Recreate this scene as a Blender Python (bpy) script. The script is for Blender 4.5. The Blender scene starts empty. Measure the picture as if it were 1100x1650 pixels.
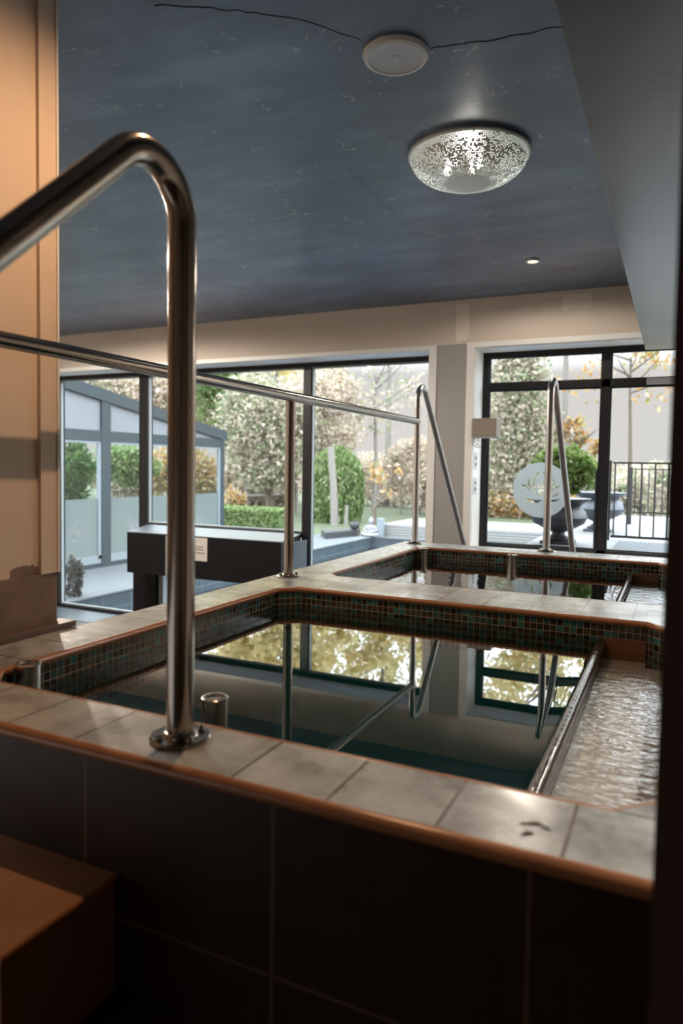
import bpy, bmesh, math, random
from mathutils import Vector, Matrix, noise
S = 0.585            # metres per modelling unit (one unit = eye height above the pool coping)
ZO = 3.62            # lowest floor sits at z = -3.62 units
C = bpy.context.scene.collection
sc = bpy.context.scene
PI = math.pi

def W(p):
    return Vector((p[0] * S, p[1] * S, (p[2] + ZO) * S))

# ------------------------------------------------------------------ camera
YAW, PITCH, ROLL, F = 0.4439, 0.0494, 0.0157, 1132.2
cy_, sy_, cp_, sp_ = math.cos(YAW), math.sin(YAW), math.cos(PITCH), math.sin(PITCH)
fwd = Vector((-sy_ * cp_, cy_ * cp_, -sp_)); rgt = Vector((cy_, sy_, 0)); upv = rgt.cross(fwd)
cr, sr = math.cos(ROLL), math.sin(ROLL)
r2 = cr * rgt + sr * upv; u2 = -sr * rgt + cr * upv
cam = bpy.data.cameras.new('camera'); camo = bpy.data.objects.new('camera', cam); C.objects.link(camo)
camo.matrix_world = Matrix(((r2.x, u2.x, -fwd.x, 0), (r2.y, u2.y, -fwd.y, 0), (r2.z, u2.z, -fwd.z, ZO * S), (0, 0, 0, 1)))
cam.sensor_fit = 'AUTO'; cam.sensor_width = 36; cam.lens = F * 36 / 1650
cam.shift_y = -18.0 / 1650
cam.clip_start = 0.05; cam.clip_end = 300
cam.dof.use_dof = True; cam.dof.focus_distance = 5.6 * S; cam.dof.aperture_fstop = 2.2
sc.camera = camo

# ------------------------------------------------------------------ world, sun, exposure
sc.view_settings.view_transform = 'Standard'; sc.view_settings.look = 'None'
sc.view_settings.exposure = 0.0; sc.view_settings.gamma = 1.0; sc.view_settings.use_curve_mapping = False
sc.cycles.use_denoising = True
sc.cycles.max_bounces = 10; sc.cycles.transparent_max_bounces = 24; sc.cycles.glossy_bounces = 5
sc.cycles.sample_clamp_indirect = 6
world = bpy.data.worlds.new('World'); sc.world = world; world.use_nodes = True
wn = world.node_tree; bg = wn.nodes['Background']
tc = wn.nodes.new('ShaderNodeTexCoord'); sx = wn.nodes.new('ShaderNodeSeparateXYZ'); rp = wn.nodes.new('ShaderNodeValToRGB')
wn.links.new(tc.outputs['Generated'], sx.inputs[0]); wn.links.new(sx.outputs['Z'], rp.inputs[0]); wn.links.new(rp.outputs[0], bg.inputs[0])
rp.color_ramp.elements[0].position = 0.13; rp.color_ramp.elements[0].color = (0.0700, 0.0655, 0.0635, 1)
rp.color_ramp.elements[1].position = 0.34; rp.color_ramp.elements[1].color = (0.70, 0.76, 0.82, 1)
e_ = rp.color_ramp.elements.new(1.0); e_.color = (0.86, 0.95, 1.0, 1)
bg.inputs[1].default_value = 11.0          # pale hazy horizon under a bright overcast sky
sun = bpy.data.lights.new('sun', 'SUN'); suno = bpy.data.objects.new('sun', sun); C.objects.link(suno)
sun.energy = 1.0; sun.angle = 0.03; sun.color = (1.0, 0.95, 0.88)
suno.rotation_euler = Vector((0.35, 0.75, -0.62)).to_track_quat('-Z', 'Y').to_euler()
suno.location = W((-10, -20, 20))
WARM = (1.0, 0.59, 0.32)
P_POOL, P_FAR, P_HALL, P_DOME, P_SIDE = 74, 60, 5, 6, 300
SOFTWARM = (1.0, 0.86, 0.72)

# ------------------------------------------------------------------ material helpers
def lin(c):
    return tuple(((x / 255) / 12.92 if x / 255 <= 0.04045 else (((x / 255) + 0.055) / 1.055) ** 2.4) for x in c) + (1,)

class NT:
    def __init__(self, name):
        self.m = bpy.data.materials.new(name); self.m.use_nodes = True
        self.t = self.m.node_tree; self.t.nodes.clear()
        self.out = self.t.nodes.new('ShaderNodeOutputMaterial')
    def n(self, typ, ins=None, **props):
        nd = self.t.nodes.new('ShaderNode' + typ)
        for k, v in props.items(): setattr(nd, k, v)
        for k, v in (ins or {}).items():
            if isinstance(v, bpy.types.NodeSocket): self.t.links.new(v, nd.inputs[k])
            else: nd.inputs[k].default_value = v
        return nd
    def math(self, op, a, b=0.0, c=0.0):
        return self.n('Math', {0: a, 1: b, 2: c}, operation=op).outputs[0]
    def mix(self, f, a, b, blend='MIX'):
        nd = self.t.nodes.new('ShaderNodeMix'); nd.data_type = 'RGBA'; nd.blend_type = blend
        for k, v in ((0, f), (6, a), (7, b)):
            if isinstance(v, bpy.types.NodeSocket): self.t.links.new(v, nd.inputs[k])
            else: nd.inputs[k].default_value = v
        return nd.outputs[2]
    def ramp(self, f, stops, const=False):
        nd = self.n('ValToRGB', {0: f}); e = nd.color_ramp.elements
        if const: nd.color_ramp.interpolation = 'CONSTANT'
        while len(e) < len(stops): e.new(0.5)
        for i, (p, c) in enumerate(stops): e[i].position = p; e[i].color = c
        return nd.outputs[0]
    def noise(self, vec, scale, detail=4.0, rough=0.55):
        ins = {'Scale': scale, 'Detail': detail, 'Roughness': rough}
        if vec is not None: ins['Vector'] = vec
        return self.n('TexNoise', ins).outputs[0]
    def obj(self): return self.n('TexCoord').outputs['Object']
    def uv(self): return self.n('TexCoord').outputs['UV']
    def bump(self, h, strength=0.3, dist=0.01):
        return self.n('Bump', {'Height': h, 'Strength': strength, 'Distance': dist}).outputs[0]
    def surf(self, sh): self.t.links.new(sh, self.out.inputs[0]); return self.m
    def bsdf(self, col, rough=0.5, metal=0.0, normal=None, spec=0.5, **kw):
        ins = {'Base Color': col, 'Roughness': rough, 'Metallic': metal, 'Specular IOR Level': spec}
        if normal is not None: ins['Normal'] = normal
        ins.update(kw)
        return self.n('BsdfPrincipled', ins).outputs[0]

def plain(name, col, rough=0.5, metal=0.0, var=0.12, scale=6.0, bump=0.0, spec=0.5):
    t = NT(name); o = t.obj(); nz = t.noise(o, scale)
    f = t.math('MULTIPLY_ADD', nz, 2 * var, 1 - var)
    cc = t.mix(1.0, col, t.n('CombineColor', {0: f, 1: f, 2: f}).outputs[0], 'MULTIPLY')
    nm = t.bump(t.noise(o, scale * 12), bump, 0.004) if bump else None
    return t.surf(t.bsdf(cc, rough, metal, nm, spec))

def steel_mat(name, col, rough):
    t = NT(name); o = t.obj()
    nz = t.noise(o, 30.0); r = t.math('MULTIPLY_ADD', nz, 0.10, rough - 0.05)
    return t.surf(t.bsdf(col, r, 1.0))

def mosaic_mat():
    t = NT('mosaic_tile'); sp = t.n('SeparateXYZ', {0: t.uv()}); k = 1 / 0.045
    u = t.math('MULTIPLY', sp.outputs[0], k); v = t.math('MULTIPLY', t.math('ADD', sp.outputs[1], 1.042), k)
    fu, fv = t.math('FLOOR', u), t.math('FLOOR', v)
    du = t.math('ABSOLUTE', t.math('SUBTRACT', t.math('SUBTRACT', u, fu), 0.5))
    dv = t.math('ABSOLUTE', t.math('SUBTRACT', t.math('SUBTRACT', v, fv), 0.5))
    g = t.math('GREATER_THAN', t.math('MAXIMUM', du, dv), 0.445)
    wn_ = t.n('TexWhiteNoise', {'Vector': t.n('CombineXYZ', {0: fu, 1: fv, 2: 0.0}).outputs[0]}, noise_dimensions='3D')
    colr = t.ramp(wn_.outputs[0], [(0, (.012, .010, .008, 1)), (.22, (.035, .030, .018, 1)), (.38, (.014, .085, .09, 1)), (.52, (.022, .018, .012, 1)),
                                   (.62, (.022, .19, .20, 1)), (.74, (.06, .065, .04, 1)), (.86, (.018, .12, .15, 1)), (.95, (.05, .035, .02, 1))], True)
    colr = t.mix(t.math('MULTIPLY', t.noise(t.uv(), 40.0), 0.5), colr, (.05, .05, .035, 1))
    col = t.mix(g, colr, (.29, .235, .18, 1))
    nm = t.bump(t.math('SUBTRACT', 1.0, g), 0.4, 0.002)
    return t.surf(t.bsdf(col, t.math('MULTIPLY_ADD', g, 0.5, 0.16), 0.0, nm))

def coping_mat():
    t = NT('coping_tile'); sp = t.n('SeparateXYZ', {0: t.uv()})
    def edge(x):
        fr = t.math('FRACT', x); return t.math('ABSOLUTE', t.math('SUBTRACT', fr, 0.5))
    d = t.math('MAXIMUM', edge(sp.outputs[0]), edge(sp.outputs[1]))
    g = t.math('GREATER_THAN', d, 0.482)
    o = t.obj(); n1 = t.noise(o, 9.0, 6.0, 0.65); n2 = t.noise(o, 28.0, 5.0)
    cell = t.n('TexWhiteNoise', {'Vector': t.n('CombineXYZ', {0: t.math('FLOOR', sp.outputs[0]), 1: t.math('FLOOR', sp.outputs[1]), 2: 0.0}).outputs[0]}, noise_dimensions='3D').outputs[0]
    m = t.math('ADD', t.math('MULTIPLY_ADD', t.math('SUBTRACT', n1, 0.5), 1.3, 0.5), t.math('MULTIPLY', t.math('SUBTRACT', cell, 0.5), 0.25))
    col = t.ramp(m, [(.25, (.20, .20, .19, 1)), (.45, (.35, .37, .365, 1)), (.62, (.44, .47, .47, 1)), (.8, (.52, .56, .56, 1))])
    col = t.mix(g, col, (.115, .085, .06, 1))
    nm = t.bump(t.math('SUBTRACT', t.math('MULTIPLY', n2, 0.35), g), 0.35, 0.002)
    wet = t.ramp(t.noise(o, 5.0, 3.0), [(.40, (.22, .22, .22, 1)), (.62, (.36, .36, .36, 1))])
    return t.surf(t.bsdf(col, wet, 0.0, nm, 0.9))

def brown_tile_mat(name, su, sv, pu, pv, base, grout, gw=0.012, rough=0.45):
    t = NT(name); sp = t.n('SeparateXYZ', {0: t.uv()})
    def e(x, s, p):
        f = t.math('FRACT', t.math('DIVIDE', t.math('SUBTRACT', x, p), s))
        return t.math('MULTIPLY', t.math('MINIMUM', f, t.math('SUBTRACT', 1.0, f)), s)
    d = t.math('MINIMUM', e(sp.outputs[0], su, pu), e(sp.outputs[1], sv, pv))
    g = t.math('LESS_THAN', d, gw / 2)
    o = t.obj(); n1 = t.noise(o, 12.0, 6.0)
    col = t.mix(n1, tuple(x * .6 for x in base[:3]) + (1,), tuple(x * 1.35 for x in base[:3]) + (1,))
    col = t.mix(g, col, grout)
    return t.surf(t.bsdf(col, rough, 0.0, t.bump(t.math('SUBTRACT', t.noise(o, 60.0), g), 0.2, 0.002), 0.3))

def ceiling_mat():
    t = NT('ceiling_paint'); o = t.obj()
    big = t.noise(o, 0.9, 5.0, 0.6)
    st = t.n('Mapping', {'Vector': o, 'Rotation': (0, 0, 0.5), 'Scale': (0.7, 3.2, 1)}).outputs[0]
    streak = t.noise(st, 1.2, 4.0)
    base = t.ramp(t.math('ADD', t.math('MULTIPLY', big, .6), t.math('MULTIPLY', streak, .4)), [(.36, (.040, .072, .122, 1)), (.50, (.075, .127, .208, 1)), (.66, (.160, .240, .36, 1))])
    # pale mould rings and scratches
    dist = t.n('TexNoise', {'Vector': o, 'Scale': 6.0, 'Detail': 3.0}).outputs['Color']
    wv = t.mix(0.12, o, dist)
    vo = t.n('TexVoronoi', {'Vector': wv, 'Scale': 13.0}, feature='DISTANCE_TO_EDGE').outputs[0]
    ln = t.math('LESS_THAN', vo, 0.03)
    msk = t.math('GREATER_THAN', t.noise(o, 3.2, 5.0, 0.7), 0.565)
    msk2 = t.math('GREATER_THAN', t.noise(o, 11.0, 2.0), 0.52)
    f = t.math('MULTIPLY', t.math('MULTIPLY', ln, msk), msk2)
    col = t.mix(t.math('MULTIPLY', f, 0.6), base, (.42, .45, .46, 1))
    return t.surf(t.bsdf(col, 0.36, 0.0, t.bump(t.noise(o, 40.0), 0.12, 0.004), 1.0))

def glass_mat(name, tint=(.96, .98, .98, 1), refl=1.0):
    t = NT(name)
    front = t.math('SUBTRACT', 1.0, t.n('NewGeometry').outputs['Backfacing'])      # reflect once, at the outer skin only
    fr = t.math('MULTIPLY', t.math('MULTIPLY', t.n('Fresnel', {'IOR': 1.45}).outputs[0], refl), front)
    sh = t.n('MixShader', {0: fr, 1: t.n('BsdfTransparent', {0: tint}).outputs[0], 2: t.n('BsdfGlossy', {0: (1, 1, 1, 1), 'Roughness': 0.0}).outputs[0]})
    return t.surf(sh.outputs[0])

def water_mat(name, tint, ripple, scale, stretch=(1, 1, 1), ior=1.45, rough=0.0, dist=0.006):
    t = NT(name); o = t.n('Mapping', {'Vector': t.obj(), 'Scale': stretch}).outputs[0]
    nm = t.bump(t.noise(o, scale, 3.0, 0.5), ripple, dist)
    fr = t.n('Fresnel', {'IOR': ior, 'Normal': nm}).outputs[0]
    sh = t.n('MixShader', {0: fr, 1: t.n('BsdfTransparent', {0: tint}).outputs[0],
                           2: t.n('BsdfGlossy', {0: (1, 1, 1, 1), 'Roughness': rough, 'Normal': nm}).outputs[0]})
    return t.surf(sh.outputs[0])

def leaf_mat(name, cols, trans=0.4, k=.5):
    t = NT(name); r = t.n('NewGeometry').outputs['Random Per Island']
    cols = [tuple(x * k for x in c) for c in cols]
    n_ = len(cols); col = t.ramp(r, [((i + .0) / n_, c + (1,)) for i, c in enumerate(cols)], True)
    a = t.n('BsdfDiffuse', {0: col}).outputs[0]; b = t.n('BsdfTranslucent', {0: col}).outputs[0]
    return t.surf(t.n('MixShader', {0: trans, 1: a, 2: b}).outputs[0])

def emit_mat(name, col, st):
    t = NT(name); return t.surf(t.n('Emission', {0: col, 1: st}).outputs[0])

# ------------------------------------------------------------------ mesh helpers (all coordinates in units)
def auto_uv(bm, lay):
    for f in bm.faces:
        n = f.normal
        if abs(n.z) > 0.7: tu, tv = Vector((1, 0, 0)), Vector((0, 1, 0))
        else:
            tu = Vector((0, 0, 1)).cross(n)
            tu = tu.normalized() if tu.length > 1e-6 else Vector((1, 0, 0))
            if tu.x < -0.3 or (abs(tu.x) <= 0.3 and tu.y < 0): tu = -tu
            tv = Vector((0, 0, 1))
        for l in f.loops: l[lay].uv = (l.vert.co.dot(tu), l.vert.co.dot(tv))

def mk(name, bm, mat, parent=None, base=None, smooth=False, uv=True, bevel=0.0):
    """link bm as ONE mesh object; coordinates are units in world frame"""
    bm.normal_update()
    if uv and 'custom' not in bm.loops.layers.uv:
        auto_uv(bm, bm.loops.layers.uv.new('UVMap'))
    org = parent.get('_org') if parent is not None else base
    if org is None:
        vs = [v.co for v in bm.verts]
        org = (sum(v.x for v in vs) / len(vs), sum(v.y for v in vs) / len(vs), min(v.z for v in vs))
    org = Vector(org)
    for v in bm.verts: v.co = (v.co - org) * S
    me = bpy.data.meshes.new(name); bm.to_mesh(me); bm.free()
    o = bpy.data.objects.new(name, me); C.objects.link(o)
    if mat is not None: me.materials.append(mat)
    if smooth:
        for p in me.polygons: p.use_smooth = True
        try: me.set_sharp_from_angle(angle=math.radians(40))
        except Exception: pass
    if bevel:
        md = o.modifiers.new('bevel', 'BEVEL'); md.width = bevel * S; md.segments = 2; md.limit_method = 'ANGLE'; md.angle_limit = 0.7
    if parent is not None: o.parent = parent
    else: o.location = W(org)
    o['_org'] = list(org)
    return o

def thing(name, base, label, cat, group=None):
    o = bpy.data.objects.new(name, None); C.objects.link(o); o.location = W(base); o.empty_display_size = 0.1
    o['_org'] = list(base); tag(o, label, cat, group); return o

def tag(o, label, cat, group=None, kind=None):
    o['label'] = label; o['category'] = cat
    if group: o['group'] = group
    if kind: o['kind'] = kind
    return o

def struct(o, kind='structure'):
    o['kind'] = kind; return o

def B(*boxes):
    bm = bmesh.new()
    for b in boxes: add_box(bm, *b)
    return bm

def add_box(bm, x0, x1, y0, y1, z0, z1):
    v = [bm.verts.new(p) for p in ((x0, y0, z0), (x1, y0, z0), (x1, y1, z0), (x0, y1, z0), (x0, y0, z1), (x1, y0, z1), (x1, y1, z1), (x0, y1, z1))]
    for f in ((3, 2, 1, 0), (4, 5, 6, 7), (0, 1, 5, 4), (1, 2, 6, 5), (2, 3, 7, 6), (3, 0, 4, 7)): bm.faces.new([v[i] for i in f])

def add_prism(bm, pts, z0, z1):
    a = [bm.verts.new((x, y, z0)) for x, y in pts]; b = [bm.verts.new((x, y, z1)) for x, y in pts]
    bm.faces.new(a[::-1]); bm.faces.new(b)
    for i in range(len(pts)): j = (i + 1) % len(pts); bm.faces.new((a[i], a[j], b[j], b[i]))
    bmesh.ops.recalc_face_normals(bm, faces=bm.faces[:])

def add_tube(bm, path, r, seg=20, closed=False, caps=True):
    path = [Vector(p) for p in path]; n = len(path); rings = []
    rr = r if isinstance(r, (list, tuple)) else [r] * n
    prev = None
    for i, p in enumerate(path):
        if closed: t = (path[(i + 1) % n] - path[i - 1]).normalized()
        elif i == 0: t = (path[1] - p).normalized()
        elif i == n - 1: t = (p - path[-2]).normalized()
        else: t = ((path[i + 1] - p).normalized() + (p - path[i - 1]).normalized()).normalized()
        if prev is None:
            a = Vector((0, 0, 1)) if abs(t.z) < 0.9 else Vector((1, 0, 0))
            nrm = t.cross(a).normalized()
        else: nrm = (prev - t * prev.dot(t)).normalized()
        prev = nrm; bi = t.cross(nrm)
        rings.append([bm.verts.new(p + rr[i] * (math.cos(2 * PI * k / seg) * nrm + math.sin(2 * PI * k / seg) * bi)) for k in range(seg)])
    m = n if closed else n - 1
    for i in range(m):
        A, Bq = rings[i], rings[(i + 1) % n]
        for k in range(seg): bm.faces.new((A[k], A[(k + 1) % seg], Bq[(k + 1) % seg], Bq[k]))
    if caps and not closed:
        bm.faces.new(rings[0][::-1]); bm.faces.new(rings[-1])

def add_lathe(bm, cx, cy, prof, seg=32, z=0.0):
    """prof: list of (r, z) from bottom to top"""
    rings = []
    for r, zz in prof:
        if r < 1e-5: rings.append([bm.verts.new((cx, cy, z + zz))])
        else: rings.append([bm.verts.new((cx + r * math.cos(2 * PI * k / seg), cy + r * math.sin(2 * PI * k / seg), z + zz)) for k in range(seg)])
    for A, Bq in zip(rings, rings[1:]):
        if len(A) == 1 and len(Bq) == 1: continue
        for k in range(seg):
            k2 = (k + 1) % seg
            if len(A) == 1: bm.faces.new((A[0], Bq[k2], Bq[k]))
            elif len(Bq) == 1: bm.faces.new((A[k], A[k2], Bq[0]))
            else: bm.faces.new((A[k], A[k2], Bq[k2], Bq[k]))
    if len(rings[0]) > 1: bm.faces.new(rings[0][::-1])
    if len(rings[-1]) > 1: bm.faces.new(rings[-1])

def tube(path, r, seg=20, closed=False):
    bm = bmesh.new(); add_tube(bm, path, r, seg, closed); return bm

def lathe(cx, cy, prof, seg=32, z=0.0):
    bm = bmesh.new(); add_lathe(bm, cx, cy, prof, seg, z); return bm

def fillet(pts, R, n=14):
    pts = [Vector(p) for p in pts]; out = [pts[0]]
    for a, b, c in zip(pts, pts[1:], pts[2:]):
        d1 = (a - b).normalized(); d2 = (c - b).normalized(); ang = d1.angle(d2); d = R / math.tan(ang / 2)
        p1 = b + d1 * d; bis = (d1 + d2).normalized(); cen = b + bis * (R / math.sin(ang / 2))
        v1 = p1 - cen; axis = d2.cross(d1).normalized(); tot = PI - ang
        q = Matrix.Rotation(tot / n, 3, axis); test = cen + Matrix.Rotation(tot, 3, axis) @ v1
        if (test - (b + d2 * d)).length > 1e-3: q = Matrix.Rotation(-tot / n, 3, axis)
        v = v1.copy()
        for i in range(n + 1): out.append(cen + v); v = q @ v
    out.append(pts[-1]); return out

# ------------------------------------------------------------------ materials
M = {}
M['mosaic'] = mosaic_mat(); M['coping'] = coping_mat(); M['ceil'] = ceiling_mat()
M['steel'] = steel_mat('brushed_steel', (.36, .33, .295, 1), 0.19)
M['steel_b'] = steel_mat('satin_steel', (.60, .60, .61, 1), 0.30)
M['trim'] = plain('glazed_edge_trim', (.36, .165, .080, 1), 0.24, 0, .25, 20)
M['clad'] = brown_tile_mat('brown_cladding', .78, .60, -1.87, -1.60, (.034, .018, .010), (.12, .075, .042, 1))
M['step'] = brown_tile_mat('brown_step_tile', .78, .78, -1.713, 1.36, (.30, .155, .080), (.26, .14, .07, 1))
M['skirt'] = plain('brown_skirting_tile', (.21, .145, .115, 1), 0.5, 0, .45, 14, .15)
M['ledge'] = plain('dark_brown_ledge', (.12, .085, .065, 1), 0.4, 0, .25, 12)
M['wallwarm'] = plain('cream_wall_paint', (.76, .64, .53, 1), 0.7, 0, .06, 2.5, .06)
M['wallback'] = plain('beige_wall_paint', (.66, .585, .51, 1), 0.75, 0, .06, 1.5, .05)
M['patch'] = plain('wall_filler_patch', (.80, .73, .64, 1), 0.8, 0, .06, 8)
M['column'] = plain('pale_grey_paint', (.36, .355, .345, 1), 0.6, 0, .04, 2)
M['white'] = plain('white_trim_paint', (.84, .85, .84, 1), 0.5, 0, .04, 3)
M['soffit'] = plain('grey_beam_paint', (.060, .063, .068, 1), 0.24, 0, .3, 2.2, .1, 1.0)
M['frame'] = plain('dark_grey_frame', (.014, .015, .018, 1), 0.4, 0, .1, 5, 0, .3)
M['frameg'] = plain('grey_bead', (.30, .33, .34, 1), 0.4, 0, .05, 5)
M['box'] = plain('black_box_board', (.010, .010, .012, 1), 0.6, 0, .1, 5, 0, .15)
M['boxtop'] = plain('grey_box_top', (.070, .080, .092, 1), 0.35, 0, .1, 5)
M['paper'] = plain('white_paper', (.62, .60, .57, 1), 0.8, 0, .03, 5)
M['ink'] = plain('grey_ink', (.16, .16, .16, 1), 0.8)
M['floor'] = brown_tile_mat('dark_floor_tile', .9, .9, 0, 0, (.05, .036, .028), (.06, .05, .04, 1))
M['jamb'] = plain('dark_brown_wall', (.065, .040, .026, 1), 0.6, 0, .2, 5)
M['darkstone'] = plain('dark_stone', (.030, .031, .033, 1), 0.5, 0, .3, 8)
M['teal'] = plain('teal_pool_floor', (.014, .28, .32, 1), 0.5, 0, .1, 2)
M['pbrown'] = plain('brown_channel_tile', (.46, .44, .415, 1), 0.5, 0, .2, 10)
M['strip'] = plain('terracotta_strip', (.17, .075, .040, 1), 0.4, 0, .25, 10)
M['glass'] = glass_mat('window_glass'); M['glass2'] = glass_mat('conservatory_glass', (.93, .97, .97, 1), .7)
M['water'] = water_mat('still_water', (.55, .74, .76, 1), 0.03, 3.0, ior=1.62, dist=0.002)
M['water2'] = water_mat('shivering_water', (.55, .70, .70, 1), 0.35, 9.0, (1, .5, 1), ior=1.62, dist=0.004)
M['channelw'] = water_mat('rippled_water', (.90, .90, .88, 1), .75, 22.0, (.5, 1.5, 1), ior=1.6, dist=0.008)
M['whiteplastic'] = plain('white_plastic', (.62, .64, .64, 1), 0.4, 0, .03, 5)
M['paving'] = plain('pale_paving', (.066, .073, .080, 1), 0.7, 0, .12, 2)
M['terrace'] = plain('terrace_concrete', (.13, .13, .132, 1), 0.7, 0, .12, 2)
M['deck'] = None
M['lawn'] = plain('lawn', (.050, .062, .030, 1), 0.9, 0, .35, 1.2)
M['blue'] = plain('bluegrey_aluminium', (.016, .027, .033, 1), 0.45, 0, .08, 3)
M['bluelite'] = plain('pale_bead', (.16, .185, .20, 1), 0.5, 0, .05, 3)
M['gable'] = plain('translucent_gable_panel', (.15, .158, .17, 1), 0.5, 0, .05, 1)
M['bark'] = plain('bark', (.10, .078, .056, 1), 0.9, 0, .35, 10)
M['barklite'] = plain('pale_bark', (.17, .155, .14, 1), 0.9, 0, .2, 8)
M['stone'] = plain('pale_statue_stone', (.20, .20, .21, 1), 0.7, 0, .15, 12)
M['urn'] = plain('slate_urn', (.026, .027, .032, 1), 0.45, 0, .25, 6)
M['urnblue'] = plain('blue_grey_urn', (.062, .072, .092, 1), 0.45, 0, .2, 6)
M['iron'] = plain('black_iron', (.018, .017, .016, 1), 0.45, 0, .1, 6)
M['mat'] = None
M['slat'] = plain('white_slat', (.19, .185, .18, 1), .6, 0, .05, 2)

# film and decals: frosted vinyl
def film_mat(name, col, tr):
    t = NT(name)
    d = t.n('MixShader', {0: .5, 1: t.n('BsdfDiffuse', {0: col}).outputs[0], 2: t.n('BsdfTranslucent', {0: col}).outputs[0]}).outputs[0]
    return t.surf(t.n('MixShader', {0: tr, 1: d, 2: t.n('BsdfTransparent', {0: (1, 1, 1, 1)}).outputs[0]}).outputs[0])
M['film'] = film_mat('frosted_film', (.19, .215, .21, 1), .22)
M['decal'] = film_mat('frosted_decal', (.30, .32, .325, 1), .12)

def deck_mat():
    t = NT('white_deck_boards'); sp = t.n('SeparateXYZ', {0: t.uv()})
    f = t.math('FRACT', t.math('DIVIDE', sp.outputs[1], .26)); g = t.math('GREATER_THAN', f, .92)
    col = t.mix(g, (.18, .175, .172, 1), (.115, .11, .108, 1))
    return t.surf(t.bsdf(col, .7))
M['deck'] = deck_mat()
def rubber_mat():
    t = NT('ribbed_rubber'); sp = t.n('SeparateXYZ', {0: t.uv()})
    f = t.math('FRACT', t.math('DIVIDE', sp.outputs[0], .05)); g = t.math('GREATER_THAN', f, .5)
    f2 = t.math('GREATER_THAN', t.math('FRACT', t.math('DIVIDE', sp.outputs[1], .12)), .5)
    return t.surf(t.bsdf(t.mix(t.math('MULTIPLY', g, f2), (.020, .025, .033, 1), (.075, .085, .10, 1)), .7))
M['mat'] = rubber_mat()

# ================================================================== THE SETTING
XR = 2.6           # right side of the room
WY0, WY1 = 12.1, 12.95
ZC = 2.93
struct(mk('floor', B((-14.6, XR, 3.15, WY1, -3.72, -3.62)), M['floor'], smooth=False))
struct(mk('floor', B((-3.4, XR, -3.2, 1.90, -1.97, -1.87)), M['floor']))            # upper floor of the entrance hall
struct(mk('floor', B((-4.06, XR, 8.95, WY0, -1.52, -1.42)), M['floor']))            # landing in front of the garden door
ceil = struct(mk('ceiling', B((-14.6, XR + .2, -3.4, WY1, ZC, ZC + .2)), M['ceil']))
struct(mk('trim_1', B((-.51, XR, -3.2, WY0, 1.895, ZC)), M['soffit']))              # dropped beam soffit along the right
struct(mk('wall_left', B((-3.55, -3.4, -3.2, 3.09, -1.0, ZC)), M['wallwarm']))
# pilaster edge of the left wall
struct(mk('trim_3', B((-3.56, -3.375, 2.975, 3.095, -.67, ZC)), M['wallwarm']))
struct(mk('trim_8', B((-3.385, -3.367, 3.095, 3.110, -.67, ZC)), M['white']))
struct(mk('wall_left', B((-14.8, -14.6, 3.0, WY1, -3.72, ZC)), M['wallback']))
struct(mk('wall_left', B((-14.6, -3.55, 3.0, 3.15, -3.62, ZC)), M['wallback']))
struct(mk('wall_near', B((-3.6, XR, -3.4, -3.2, -1.97, ZC)), M['wallwarm']))
struct(mk('wall_right', B((XR, XR + .2, -3.2, WY1, -3.72, ZC)), M['wallback']))
struct(mk('wall_right', B((-.014, XR, 1.45, 1.826, -1.87, 1.895)), M['jamb']))       # door jamb wall right of the view
wb = struct(mk('wall_back', B((-14.6, XR, WY0, WY1, 2.09, ZC), (-14.6, -14.0, WY0, WY1, -3.72, 2.09), (-4.06, -3.235, WY0, WY1, -3.72, 2.09),
                              (-3.235, XR, WY0, WY1, -3.72, -1.44)), M['wallback']))
struct(mk('trim_5', B((-3.92, -3.37, WY0 - .012, WY0 + .01, -3.62, 2.165)), M['column']))       # pale column facing between the windows
# window casings
struct(mk('trim_6', B((-14.0, -4.06, WY0 - .03, WY0 + .02, 2.09, 2.17), (-4.06, -3.92, WY0 - .03, WY0 + .02, -3.62, 2.17),
                      (-14.0, -4.06, WY0 + .02, 12.68, 2.085, 2.10)), M['white']))
struct(mk('trim_7', B((-3.235, XR, WY0 - .03, WY0 + .02, 2.09, 2.18), (-3.37, -3.235, WY0 - .03, WY0 + .02, -3.62, 2.18),
                      (-3.245, -3.23, WY0 + .02, 12.68, -1.42, 2.09), (-3.235, XR, WY0 + .02, 12.68, 2.08, 2.10)), M['white']))
sill = struct(mk('trim_9', B((-14.0, -4.06, 11.75, 12.7, -3.66, -3.61)), M['boxtop']))
# filler patches on the beige fascia
def blob(cx, cz, w, h, y, seed, n=22, jag=.18):
    rnd = random.Random(seed); bm = bmesh.new(); pts = []
    for i in range(n):
        a = 2 * PI * i / n; k = 1 / max(abs(math.cos(a)), abs(math.sin(a))) * (1 - jag * rnd.random())
        pts.append((cx + w / 2 * math.cos(a) * k, y, cz + h / 2 * math.sin(a) * k))
    a = [bm.verts.new(p) for p in pts]; b = [bm.verts.new((p[0], p[1] + .004, p[2])) for p in pts]
    bm.faces.new(a); bm.faces.new(b[::-1])
    for i in range(n): j = (i + 1) % n; bm.faces.new((a[i], b[i], b[j], a[j]))
    bmesh.ops.recalc_face_normals(bm, faces=bm.faces[:]); return bm
mk('filler_patch', blob(-3.47, 2.53, .26, .70, WY0 - .004, 3), M['patch'], wb)
mk('filler_patch', blob(-1.57, 2.74, .48, .24, WY0 - .004, 5, jag=.06), M['patch'], wb)

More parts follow.
